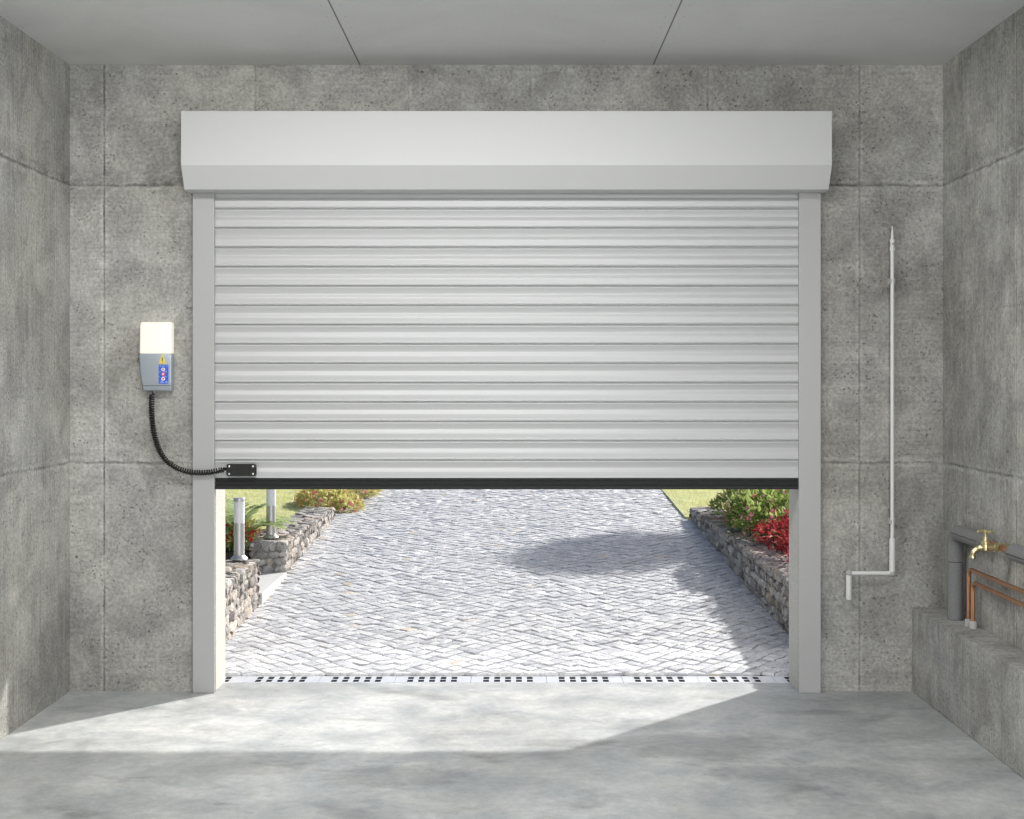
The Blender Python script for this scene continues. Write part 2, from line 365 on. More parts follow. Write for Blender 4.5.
wb.box(XL, OL, YB, YB+WT, 0, H); wb.box(OR_, XR, YB, YB+WT, 0, H); wb.box(OL, OR_, YB, YB+WT, OT, H)
tag(wb.build('wall_front', M['wall_back'], smooth=0), kind='structure')
jm = MB()   # rendered reveals of the opening
jm.box(OL-.004, OL+.003, YB+.002, YB+WT+.012, 0, OT); tag(jm.build('trim_1', M['render'], bevel=.001), kind='structure')
jm = MB(); jm.box(OR_-.003, OR_+.004, YB+.002, YB+WT+.012, 0, OT); tag(jm.build('trim_2', M['render'], bevel=.001), kind='structure')
tag(MB().box(1.715, XR, -1.9, YB, 0, .362).build('plinth', M['plinth'], bevel=.004), kind='structure')
pl = bpy.data.objects['plinth']

# ------------------------------------------------------------ roller shutter
rs = thing('roller_shutter', 'half-raised silver grey roller shutter with angular top box and black bottom seal', 'roller door', (-.032, 5.96, 0))
GF = 5.962                                    # front of the guides
bx = MB()
BF = 5.81
prof = [(BF, 2.464), (BF, 2.238), (5.872, 2.146), (5.90, 2.143), (5.998, 2.143), (5.998, 2.464)]
bx.extr(prof, 'x', -1.388, 1.325)
fixn(bx.build('shutter_box', M['boxm'], rs, smooth=15))
cp = None
sb = bpy.data.objects['shutter_box']
for x0, x1 in ((-1.3895, -1.388), (1.325, 1.3265)):
    e = MB(); e.extr([(BF-.001, 2.465), (BF-.001, 2.237), (5.871, 2.144), (5.90, 2.141), (5.998, 2.141), (5.998, 2.465)], 'x', x0, x1)
    fixn(e.build('end_cap', M['boxm'], sb, smooth=0))
for (xo, xi) in ((-1.377, -1.283), (1.3145, 1.2205)):
    s_ = 1 if xi > xo else -1
    g = MB()
    loop = [(xo, 5.998), (xo, GF), (xi, GF), (xi, GF+.012), (xi-s_*.004, GF+.012), (xi-s_*.004, GF+.005), (xo+s_*.05, GF+.005), (xo+s_*.05, 5.998)]
    g.extr(loop, 'z', 0.001, 2.1425)
    fixn(g.build('guide_rail', M['guide'], rs, bevel=.0015))
# curtain: interlocking slats, one corrugated sheet
pitch = .0830; zt, zb = 2.1425, .921
prof_t = [(0, .0070), (.012, .0070), (.03, .0100), (.05, .0124), (.075, .0144), (.095, .0149), (.115, .0145), (.14, .0137), (.26, .0107), (.39, .0080), (.41, .0080), (.435, .0085), (.49, .0104), (.545, .0123), (.60, .0141), (.63, .0147), (.665, .0149), (.78, .0143), (.885, .0136), (.90, .0139), (.92, .0155), (.94, .0170), (.955, .0175), (.966, .0170), (.978, .0125), (.986, .0070)]
pts = []; z = zb + pitch*15 - .0055
N = 15
for k in range(N):
    for t, p in prof_t:
        zz = z - (k+t)*pitch; pts.append((5.9902-p, max(zb, min(zz, zt))))
pts.append((5.9905, zb))
loop = pts + [(5.9965, zb), (5.9965, zt)]
c = MB(); n_ = len(loop)
vs = [(-1.30, p[0], p[1]) for p in loop] + [(1.238, p[0], p[1]) for p in loop]
c.add(vs, [(i, i+1, n_+i+1, n_+i) for i in range(n_-1)] + [(n_-1, 0, n_, 2*n_-1)])
fixn(c.build('slat_curtain', M['alu'], rs, smooth=42))
bs = MB()   # ribbed bottom rail
loop = [(5.994, .921), (5.976, .921), (5.974, .917), (5.974, .913), (5.979, .911), (5.979, .905), (5.973, .903), (5.973, .897), (5.977, .895), (5.977, .889), (5.971, .886), (5.971, .875), (5.974, .872), (5.992, .872), (5.994, .876)]
bs.extr(loop, 'x', -1.2825, 1.2200); bo = fixn(bs.build('bottom_seal', M['rubber'], rs, smooth=20)); bo['label'] = 'ribbed black rubber seal'

# ------------------------------------------------------------ junction box on the curtain
jb = thing('junction_box', 'small flat black plastic box with four pale screws on the lowest shutter slat', 'junction box', (-1.175, 5.975, .93))
J = MB(); J.extr(rrect(-1.230, -1.104, .930, .982, .009), 'y', 5.951, 5.972)
jo = fixn(J.build('housing', M['blackp'], jb, bevel=.0015))
for sx in (-1.218, -1.116):
    for sz in (.940, .972):
        q = MB(); q.lathe((sx, 5.9512, sz), (0, -1, 0), [(0, .0042), (.0012, .0042), (.002, .003)], 12); q.build('screw', M['chrome'], jb)
q = MB(); q.tube([(-1.228, 5.960, .957), (-1.235, 5.956, .958), (-1.240, 5.952, .9595)], [.0055, .0045, .0045], 10); q.build('cable_gland', M['blackp'], jb)

# ------------------------------------------------------------ spiral cable
cq = [(151, 392), (151.5, 410), (153, 428), (157, 444), (164, 458), (176, 467.5), (190, 472), (206, 472.5), (219, 470.5), (226.5, 469)]
path = spline([((a-514)/234.2, 5.950 if a > 225 else (5.962 if b < 400 else 5.945), 1.35-(b-378)/234.2) for a, b in cq], 30)
L = [0]
for a, b in zip(path, path[1:]): L.append(L[-1]+(b-a).length)
def at(s):
    for i in range(len(L)-1):
        if L[i+1] >= s: 
            t = (s-L[i])/(L[i+1]-L[i]); return path[i].lerp(path[i+1], t), (path[i+1]-path[i]).normalized()
    return path[-1], (path[-1]-path[-2]).normalized()
hel = []; pw = .0105; tot = L[-1]-.012; K = 12; nn = int((tot-.012)/pw*K)
u = Vector((1, 0, 0))
for k in range(nn+1):
    s_ = .012+(tot-.012)*k/nn; p, t = at(s_); u = (u-t*u.dot(t)).normalized(); v = t.cross(u); a = 2*PI*k/K
    hel.append(p+(u*math.cos(a)+v*math.sin(a))*.0092)
cb = MB(); cb.tube([path[0]+Vector((0, 0, .01)), path[0], (path[0]+hel[0])/2] + hel + [path[-1].lerp(hel[-1], .5), path[-1]], .0036, 7)
tag(cb.build('spiral_cable', M['blackp']), 'black coiled cable hanging from the lit control unit to the shutter', 'cable')

# ------------------------------------------------------------ control unit
cu = thing('door_control_unit', 'grey wall-mounted door control unit with glowing white lamp cover and blue button label', 'control unit', (-1.52, 6.0, 1.295))
YF = 5.947
def PX_(p): return (p-514)/(FPX/YF)
def PZ_(p): return 1.35-(p-378)/(FPX/YF)
def ring(p0, p1, yp, r=.005, dy=0.0):
    return [(p[0], p[1], PZ_(yp)) for p in rrect(PX_(p0), PX_(p1), YF+dy, 5.999, r)]
h_ = MB(); h_.loft([ring(144.4, 170.6, 391.2, dy=.012), ring(143.4, 171.2, 390.2, dy=.005), ring(142.8, 171.4, 388), ring(141.2, 171.5, 379), ring(139.8, 171.5, 368), ring(139.0, 171.5, 354.5), ring(139.4, 171.3, 353.6, dy=.002)])
hs = h_.build('housing', M['housing'], cu, smooth=30)
q = MB(); q.box(PX_(143.3), PX_(170.5), YF-.0008, YF+.0005, PZ_(385.9), PZ_(385.5)); q.build('seam', M['seam'], cu)
l_ = MB(); l_.loft([ring(140.2, 170.8, 353.5, dy=.003), ring(139.5, 171.3, 352.8, dy=.001), ring(140.0, 171.3, 325, dy=.001), ring(140.3, 171.0, 323, dy=.004), ring(141, 170.4, 322, dy=.010)])
lo = l_.build('lamp_cover', M['lit'], cu, smooth=30); lo['label'] = 'glowing white lamp cover'
q = MB(); q.extr(rrect(PX_(158.8), PX_(168.4), PZ_(383.8), PZ_(364.6), .004), 'y', YF-.0018, YF+.0005); lb = fixn(q.build('button_panel', M['blue'], cu)); lb['label'] = 'blue three-button panel'
def disc(x, z, r, y0, y1, mat, name, par, seg=20):
    q = MB(); q.extr([(x+r*math.cos(2*PI*i/seg), z+r*math.sin(2*PI*i/seg)) for i in range(seg)], 'y', y0, y1); return fixn(q.build(name, mat, par))
for yp, kind in ((369.4, 'up'), (374.1, 'stop'), (378.8, 'down')):
    cx = PX_(163.3); z_ = PZ_(yp)
    bt = disc(cx, z_, .0078, YF-.0035, YF-.0016, M['red'] if kind == 'stop' else M['whitep'], 'button', lb)
    if kind == 'stop': sh = [(cx-.0036, z_-.0036), (cx+.0036, z_-.0036), (cx+.0036, z_+.0036), (cx-.0036, z_+.0036)]; mt = M['whitep']
    else:
        d = 1 if kind == 'up' else -1; sh = [(cx-.0054, z_-d*.0036), (cx+.0054, z_-d*.0036), (cx, z_+d*.0058)]; mt = M['red']
    q = MB(); q.extr(sh, 'y', YF-.0045, YF-.0034); fixn(q.build('button_symbol', mt, lb))
rnd = random.Random(3)
for yp in (366.1, 371.8, 376.5, 381.3, 382.6):     # rows of tiny print beside the buttons
    x_ = PX_(159.5); q = MB()
    while x_ < PX_(167.4):
        wd = rnd.uniform(.001, .0025)
        if rnd.random() < .7: q.box(x_, x_+wd, YF-.0023, YF-.0017, PZ_(yp)-.0009, PZ_(yp)+.0009)
        x_ += wd+.0012
    q.build('print_marks', M['whitep'], lb, smooth=0)
cx = PX_(162.4); zb_ = PZ_(363.7); k = .88
q = MB(); q.extr([(cx-.0155, zb_), (cx+.0155, zb_), (cx+.0145, zb_+.004), (cx+.002, zb_+.0385), (cx-.002, zb_+.0385), (cx-.0145, zb_+.004)], 'y', YF-.0014, YF+.0005)
ws = fixn(q.build('warning_sticker', M['yellow'], cu)); ws['label'] = 'yellow warning triangle with exclamation mark'
q = MB(); q.extr([(cx-.0013, zb_+.011), (cx+.0013, zb_+.011), (cx+.0022, zb_+.026), (cx-.0022, zb_+.026)], 'y', YF-.002, YF-.0013); q.extr([(cx-.0014, zb_+.005), (cx+.0014, zb_+.005), (cx+.0014, zb_+.008), (cx-.0014, zb_+.008)], 'y', YF-.002, YF-.0013)
fixn(q.build('exclamation_mark', M['seam'], ws))
q = MB(); q.lathe((-1.550, 5.972, 1.300), (0, 0, -1), [(0, .010), (.008, .010), (.009, .0075), (.018, .007)], 12); q.build('cable_gland', M['collar'], cu)

# ------------------------------------------------------------ crank pole on the right
ck = thing('crank_rod', 'slim white crank rod with Z-shaped handle clipped to the wall right of the shutter', 'crank rod', (1.62, 5.965, .39))
X, Yc = 1.620, 5.962
q = MB(); q.tube([(X, Yc, .60), (X, Yc, 1.91)], .0078, 12); q.build('rod', M['whitem'], ck)
q = MB(); q.lathe((X, Yc, 1.895), (0, 0, 1), [(0, .0115), (.012, .0115), (.020, .0085), (.036, .0085), (.040, .011), (.047, .011), (.050, .007), (.075, .0052), (.085, .0042), (.088, .0026), (.105, .0022), (.107, .0008)], 14); q.build('coupling_tip', M['whitem'], ck)
q = MB(); q.lathe((X, Yc, 1.923), (0, -1, 0), [(.006, .003), (.011, .003), (.0112, .002)], 10); q.build('pin', M['seam'], ck)
q = MB(); q.tube([(X, Yc, .515), (X, Yc, .66), (X, Yc, .664)], [.0125, .0125, .009], 14); q.build('grip', M['whitem'], ck)
q = MB(); q.tube([(X, Yc, .514), (1.434, Yc, .514)], .0088, 12); q.build('crank_arm', M['whitem'], ck)
q = MB(); q.tube([(1.434, Yc, .517), (1.434, Yc, .404), (1.434, Yc, .400)], [.0125, .0125, .0105], 14); q.build('end_grip', M['whitem'], ck)
for (px, pz) in ((X, .514), (1.434, .514)):
    q = MB(); q.sphere((px, Yc, pz), .0145); q.lathe((px, Yc-.012, pz), (0, -1, 0), [(0, .008), (.004, .008), (.006, .006)], 10); q.build('pivot_joint', M['collar'], ck)
for zc in (1.765, .735):
    q = MB()
    q.box(X-.012, X+.020, 5.986, 5.9995, zc-.013, zc+.013)
    ring_ = [(X+math.cos(a)*.0135, Yc+math.sin(a)*.0135) for a in [math.radians(d) for d in range(-60, 241, 20)]]
    inn = [(X+math.cos(a)*.0095, Yc+math.sin(a)*.0095) for a in [math.radians(d) for d in range(240, -61, -20)]]
    q.extr(ring_+inn, 'z', zc-.008, zc+.008)
    q.box(X-.004, X+.004, Yc+.009, 5.987, zc-.008, zc+.008)
    fixn(q.build('wall_clip', M['collar'], ck, bevel=.0006))

# ------------------------------------------------------------ pipes and tap on the right
PX, PZ = 1.804, .722
gp = thing('insulated_pipe', 'thick dark grey foam-insulated pipe rising from the concrete plinth and bending along the right wall', 'pipe', (PX, 5.69, .362))
R_ = .032
q = MB(); q.tube([(PX, 5.69, .362), (PX, 5.69, .598)], R_, 28); q.build('insulation_sleeve', M['foam'], gp, bevel=.002)
q = MB(); q.tube(bend([(PX, 5.69, .601), (PX, 5.69, PZ), (PX, 5.33, PZ)], .062, 14), R_, 28); q.build('insulation_sleeve', M['foam'], gp)
q = MB(); q.tube([(PX, 5.69, .597), (PX, 5.69, .602)], R_*.93, 20); q.build('sleeve_gap', M['seam'], gp)
q = MB()
q.tube([(PX-R_*.985, y_, PZ+.001+(.0015*math.sin(y_*60))) for y_ in [5.655-.02*i for i in range(17)]], .0016, 6)
q.build('seam', M['seam'], gp)
q = MB(); q.tube([(PX, 5.36, PZ), (PX, 4.98, PZ)], .0135, 14); bt = q.build('bare_pipe', M['copper'], gp); bt['label'] = 'short bare copper length'
g2 = MB(); g2.tube([(PX, 5.02, PZ), (PX, 4.2, PZ)], R_, 28); g2.build('insulation_sleeve', M['foam'], gp, bevel=.003)
q = MB(); q.tube([(PX-R_*.99, 5.02-.03*i, PZ-.004) for i in range(30)], .0016, 6); q.build('seam', M['seam'], gp)
for yy in (4.4,):
    q = MB(); q.tube([(PX+math.cos(a)*.0345, yy, PZ+math.sin(a)*.0345) for a in [2*PI*i/24 for i in range(25)]], .004, 6); q.build('pipe_bracket', M['steel'], gp)
for (cy, cz, lab) in ((5.545, .590, 'copper pipe bending higher along the right wall, farther of the two beside the plinth pipe'), (5.495, .543, 'copper pipe bending lower along the right wall, nearer of the two on the plinth')):
    cx = 1.812
    t = thing('copper_pipe', lab, 'pipe', (cx, cy, .362), 'thin copper pipes on the plinth')
    q = MB(); q.tube(bend([(cx, cy, .362), (cx, cy, cz), (cx, 4.2, cz)], .035, 10), .0085, 16); q.build('tube', M['copper'], t)
    q = MB(); q.lathe((cx, cy, .362), (0, 0, 1), [(0, .0155), (.026, .0155), (.028, .0145), (.0285, .009)], 16); q.build('base_collar', M['collar'], t)
    q = MB(); q.tube([(cx, 4.35, cz), (XR, 4.35, cz)], .005, 8); q.tube([(cx+math.cos(a)*.010, 4.35, cz+math.sin(a)*.010) for a in [2*PI*i/16 for i in range(17)]], .003, 6); q.build('pipe_bracket', M['steel'], t)
tp = thing('water_tap', 'brass water tap with cross handle projecting from the insulated pipe', 'tap', (1.80, 5.16, .722))
TY = 5.155; TZ = .722
q = MB(); q.tube(spline([(1.806, TY, TZ), (1.775, TY, TZ), (1.745, TY, TZ+.001), (1.722, TY, TZ-.001), (1.706, TY, TZ-.010), (1.699, TY, TZ-.024), (1.698, TY, TZ-.036)], 5),
                 [.0125]*5+[.0135]*5+[.0135]*5+[.0105]*5+[.0100]*5+[.0092]*5+[.0095], 16)
q.build('spout', M['brass'], tp)
q = MB(); q.lathe((1.698, TY, TZ-.028), (0, 0, -1), [(0, .0085), (.001, .0130), (.010, .0140), (.0115, .0128), (.012, .009), (.004, .0085)], 18); q.build('nozzle_ring', M['brass'], tp)
q = MB(); q.lathe((1.806, TY, TZ), (-1, 0, 0), [(-.03, .012), (-.0, .019), (.008, .019), (.010, .015), (.016, .015), (.017, .0178), (.030, .0178), (.031, .0135), (.036, .0135)], 6); q.build('inlet_nut', M['brass'], tp, smooth=20)
q = MB(); q.lathe((1.746, TY, TZ), (0, 0, 1), [(-.014, .008), (-.010, .0150), (.006, .0158), (.013, .0140), (.014, .0165), (.024, .0165), (.025, .0115), (.034, .0092), (.040, .0085), (.042, .0055), (.056, .005)], 18); q.build('bonnet', M['brass'], tp)
q = MB()
for a in (0.0, PI/2):
    dx, dy = math.cos(a+.25), math.sin(a+.25)
    ps = [(1.746+dx*s_, TY+dy*s_, TZ+.060) for s_ in (-.034, -.031, -.027, -.012, 0, .012, .027, .031, .034)]
    q.tube(ps, [.003, .0055, .0045, .0036, .006, .0036, .0045, .0055, .003], 10)
q.lathe((1.746, TY, TZ+.052), (0, 0, 1), [(0, .006), (.004, .008), (.012, .008), (.015, .0055), (.0165, .003)], 14)
q.build('cross_handle', M['brass'], tp)

# ------------------------------------------------------------ drainage channel
DY0, DY1 = 6.165, 6.300
dc = thing('drain_channel', 'narrow galvanised drainage channel with grouped square slots along the threshold', 'drain', (0, 6.23, -.08))
q = MB(); q.box(OL-.12, OR_+.12, DY0, DY1, -.14, -.06); q.build('channel_body', M['dark'], dc, smooth=0)
g = MB(); SC = 6.235/FPX
per = 75.6*SC; sp_ = 10.9*SC; sw = .026; x0g = (260.5-4-514)*SC - 2*per
xs = []
k = 0
cuts = []
while x0g+k*per < 1.6:
    for j in range(5): cuts.append((x0g+k*per+j*sp_, x0g+k*per+j*sp_+sw))
    k += 1
rows = [(DY0, DY0+.016, 0), (DY0+.016, DY0+.064, 1), (DY0+.064, DY0+.074, 0), (DY0+.074, DY0+.122, 1), (DY0+.122, DY1, 0)]
a0, a1 = OL-.12, OR_+.12; k = -1; TH = .0022
while x0g+k*per-.055 < a1:                       # one grate segment per slot group, butted end to end
    s0 = max(a0, x0g+k*per-.055+.0008); s1 = min(a1, x0g+(k+1)*per-.055-.0008); k += 1
    if s1-s0 < .01: continue
    cc = [c_ for c_ in cuts if c_[0] > s0+.003 and c_[1] < s1-.003]; g = MB()
    for y0, y1, holed in rows:
        if not holed: g.box(s0, s1, y0, y1, .001-TH, .001); continue
        cur = s0
        for c0, c1 in cc: g.box(cur, c0, y0, y1, .001-TH, .001); cur = c1
        g.box(cur, s1, y0, y1, .001-TH, .001)
    g.build('slotted_grate', M['grate'], dc, smooth=0)

# ------------------------------------------------------------ outside: drive
SL = .0496; Y0 = 6.05
def dz(y): return SL*(y-Y0)
gd = MB(); gd.add([(-1.6, 6.30, dz(6.30)-.014), (1.6, 6.30, dz(6.30)-.014), (1.6, 26, dz(26)-.014), (-1.6, 26, dz(26)-.014), (-1.6, 6.30, -.2), (1.6, 6.30, -.2), (1.6, 26, -.2), (-1.6, 26, -.2)],
                   [(0, 1, 2, 3), (4, 7, 6, 5), (0, 4, 5, 1), (1, 5, 6, 2), (2, 6, 7, 3), (3, 7, 4, 0)])
rnd = random.Random(11)
gd.cur = 1
st = .068; c45 = math.sqrt(.5)
def warp(a, b):
    x_ = (a-b)*c45; y_ = (a+b)*c45
    return (x_+.02*math.sin(y_*2.3)+.012*mnoise.noise(Vector((x_*3, y_*3, 0))), y_+.05*math.cos(x_*2*PI/1.35)+.012*mnoise.noise(Vector((x_*3, y_*3, 5))))
def jit(i, j):
    r = random.Random(i*7919+j*104729); return (r.uniform(-.008, .008), r.uniform(-.008, .008))
def corner(i, j):
    ja, jb = jit(i, j); return warp(i*st+ja, j*st+jb)
LIM = 16.0
for i in range(30, 225):
    for j in range(30, 225):
        cs = [corner(i, j), corner(i+1, j), corner(i+1, j+1), corner(i, j+1)]
        mx = sum(p[0] for p in cs)/4; my = sum(p[1] for p in cs)/4
        if abs(mx+.015) > 1.44 or max(p[1] for p in cs) < 6.325 or my > LIM or (my > 10.95 and mx > 1.37): continue
        if min(p[1] for p in cs) < 6.302: cs = [(p[0], max(p[1], 6.302)) for p in cs]; my = sum(p[1] for p in cs)/4
        hh = rnd.uniform(-.003, .003); tx = rnd.uniform(-.035, .035); ty = rnd.uniform(-.035, .035)
        vs = []
        for sc_, zz in ((.90, -.03), (.895, -.004), (.86, -.0002), (.6, .0008)):
            for p in cs:
                x_ = mx+(p[0]-mx)*sc_; y_ = my+(p[1]-my)*sc_
                e = rnd.uniform(-.0012, .0012)
                vs.append((x_, y_, dz(y_)+zz+hh+tx*(x_-mx)+ty*(y_-my)+e))
        fs = []
        for L_ in range(3):
            for a in range(4): fs.append((L_*4+a, L_*4+(a+1) % 4, L_*4+4+(a+1) % 4, L_*4+4+a))
        fs.append((12, 13, 14, 15)); gd.add(vs, fs)
drive = gd.build('driveway', [M['joint'], M['cobble']], smooth=60)
tag(drive, kind='structure')

# ------------------------------------------------------------ low rubble walls
def pstone(mb, o, ux, uy, un, hx, hy, h, rnd):
    js = [Vector((rnd.uniform(-.16, .16)*hx, rnd.uniform(-.16, .16)*hy)) for _ in range(8)]
    ang = [PI/8+PI/4*i for i in range(8)]
    vs = []
    tx, ty = rnd.uniform(-.2, .2), rnd.uniform(-.2, .2)
    for sc_, zz in ((1.0, -h*.9), (1.0, -h*.05), (.93, h*.6), (.6, h*.8)):
        for i, a in enumerate(ang):
            cx = max(-1, min(1, math.cos(a)*1.1)); cy = max(-1, min(1, math.sin(a)*1.1))
            X_ = (cx*hx+js[i].x)*sc_; Y_ = (cy*hy+js[i].y)*sc_
            vs.append(o+ux*X_+uy*Y_+un*(zz+tx*X_+ty*Y_+rnd.uniform(-.003, .003)))
    fs = []
    for L_ in range(3):
        for a in range(8): fs.append((L_*8+a, L_*8+(a+1) % 8, L_*8+8+(a+1) % 8, L_*8+8+a))
    fs.append(tuple(24+a for a in range(8))); mb.add(vs, fs)
def rubble(name, label, x0, x1, y0, y1, zt, faces, seed, grp):
    rnd = random.Random(seed); mb = MB(); e = .018
    b0, b1 = dz(y0)-.06, dz(y1)-.06
    X0, X1, Ya, Yb = x0+e, x1-e, y0+e, y1-e
    mb.add([(X0, Ya, b0), (X1, Ya, b0), (X1, Yb, b1), (X0, Yb, b1), (X0, Ya, zt-e), (X1, Ya, zt-e), (X1, Yb, zt-e), (X0, Yb, zt-e)],
           [(0, 3, 2, 1), (4, 5, 6, 7), (0, 1, 5, 4), (1, 2, 6, 5), (2, 3, 7, 6), (3, 0, 4, 7)])
    mb.cur = 1
    def fill(o, ux, uy, un, W, Hh, ok, smin, smax, rh):
        v = 0
        while v < Hh-.01:
            h = min(rnd.uniform(*rh), Hh-v)
            if Hh-v-h < .025: h = Hh-v
            u = 0
            while u < W-.005:
                wd = min(rnd.uniform(smin, smax), W-u)
                if W-u-wd < .04: wd = W-u
                c_ = o+ux*(u+wd/2)+uy*(v+h/2)
                if ok(c_, h): pstone(mb, c_, ux, uy, un, wd/2*1.0, h/2*1.0, rnd.uniform(.008, .018), rnd)
                u += wd
            v += h
    ex, ey, ez = Vector((1, 0, 0)), Vector((0, 1, 0)), Vector((0, 0, 1))
    low = min(dz(y0), dz(y1))-.03; Hh = zt-low-.008
    ok = lambda c_, h: c_.z+h/2 > dz(c_.y)-.01
    if 'px' in faces: fill(Vector((X1, y0, low)), ey, ez, ex, y1-y0, Hh, ok, .045, .13, (.028, .058))
    if 'nx' in faces: fill(Vector((X0, y1, low)), -ey, ez, -ex, y1-y0, Hh, ok, .045, .13, (.028, .058))
    if 'ny' in faces: fill(Vector((x0, Ya, low)), ex, ez, -ey, x1-x0, Hh, ok, .04, .10, (.028, .055))
    if 'py' in faces: fill(Vector((x1, Yb, low)), -ex, ez, ey, x1-x0, Hh, ok, .04, .10, (.028, .055))
    fill(Vector((x0, y0, zt-e)), ex, ey, ez, x1-x0, y1-y0, lambda *_: True, .05, .14, (.05, .11))
    o = mb.build(name, [M['mortar'], M['rubble']], smooth=50)
    return tag(o, label, 'wall', grp)
FY = YB+WT+.012
rubble('stone_wall', 'low rubble stone wall on the left of the drive, nearest the opening, carrying one bollard light', -1.64, -1.415, 6.32, 7.76, .345, ('px', 'py', 'nx'), 1, 'low stone walls along the drive')
rubble('stone_wall', 'low rubble stone wall farther up the left side of the drive beyond the slab, with a shaded end', -1.64, -1.405, 8.60, 10.95, .345, ('px', 'ny', 'py', 'nx'), 2, 'low stone walls along the drive')
rubble('stone_wall', 'long low shaded rubble stone wall on the right of the drive below the flowering shrubs', 1.375, 1.60, 6.32, 10.92, .345, ('px', 'nx', 'py'), 3, 'low stone walls along the drive')

# slab path between the left walls
q = MB(); q.box(-3.4, -1.405, 7.765, 8.595, -.02, .150); tag(q.build('garden_path', M['slab'], bevel=.005), kind='structure')
# beds
def terrain(name, x0, x1, y0, y1, zf, mat, nx=30, ny=40, amp=.012):
    q = MB(); vs = []; fs = []
    for j in range(ny+1):
        for i in range(nx+1):
            x_ = x0+(x1-x0)*i/nx; y_ = y0+(y1-y0)*j/ny; e = amp*mnoise.noise(Vector((x_*4, y_*4, 1))) 
            vs.append((x_, y_, zf(x_, y_)+e))
    n0 = len(vs); vs += [(v[0], v[1], -.25) for v in vs]
    for j in range(ny):
        for i in range(nx):
            a = j*(nx+1)+i; fs.append((a, a+1, a+nx+2, a+nx+1)); fs.append((n0+a, n0+a+nx+1, n0+a+nx+2, n0+a+1))
    for i in range(nx):
        fs.append((i, n0+i, n0+i+1, i+1)); a = ny*(nx+1)+i; fs.append((a, a+1, n0+a+1, n0+a))
    for j in range(ny):
        a = j*(nx+1); fs.append((a, a+nx+1, n0+a+nx+1, n0+a)); a += nx; fs.append((a, n0+a, n0+a+nx+1, a+nx+1))
    q.add(vs, fs); return tag(q.build(name, mat), kind='structure')
terrain('flower_bed', -3.2, -1.645, 6.3, 7.76, lambda x, y: .27, M['soil'])
terrain('flower_bed', -2.15, -1.645, 8.60, 9.9, lambda x, y: .27, M['soil'])
terrain('flower_bed', 1.605, 2.7, 6.3, 10.9, lambda x, y: .28, M['soil'])
def lz(x, y): return max(.268, dz(y)+.012)
terrain('lawn', -9, -2.155, 8.60, 9.9, lz, M['turf'])
terrain('lawn', -9, -1.645, 9.905, 10.94, lz, M['turf'])
terrain('lawn', -9, -1.455, 10.96, 26, lambda x, y: dz(y)+.012 if x > -1.9 else lz(x, y), M['turf'])
terrain('lawn', 1.345, 9, 10.94, 26, lambda x, y: dz(y)+.010, M['turf'])
terrain('lawn', 2.71, 9, 6.3, 10.935, lambda x, y: .27, M['turf'])

# ------------------------------------------------------------ bollard lights
def bollard(x, y, z, label):
    t = thing('bollard_light', label, 'bollard light', (x, y, z), 'steel bollard lights on the stone walls')
    q = MB(); q.lathe((x, y, z), (0, 0, 1), [(0, .048), (.004, .048), (.010, .043), (.018, .034), (.022, .031)], 28); q.build('base_flange', M['steel'], t)
    q = MB(); q.lathe((x, y, z+.018), (0, 0, 1), [(0, .0295), (.182, .0295), (.184, .027)], 28); q.build('post', M['steel'], t)
    q = MB(); q.lathe((x, y, z+.201), (0, 0, 1), [(0, .0285), (.002, .0300), (.118, .0300), (.120, .0285)], 28); q.build('diffuser', M['opal'], t)
    q = MB(); q.lathe((x, y, z+.321), (0, 0, 1), [(0, .0300), (.001, .0315), (.015, .0315), (.019, .029), (.020, .01)], 28); q.build('cap', M['steel'], t)
bollard(-1.520, 7.70, .348, 'steel and white bollard light on the near left stone wall, its whole height in view')
bollard(-1.527, 8.75, .348, 'steel and white bollard light on the farther left stone wall, top hidden by the shutter')

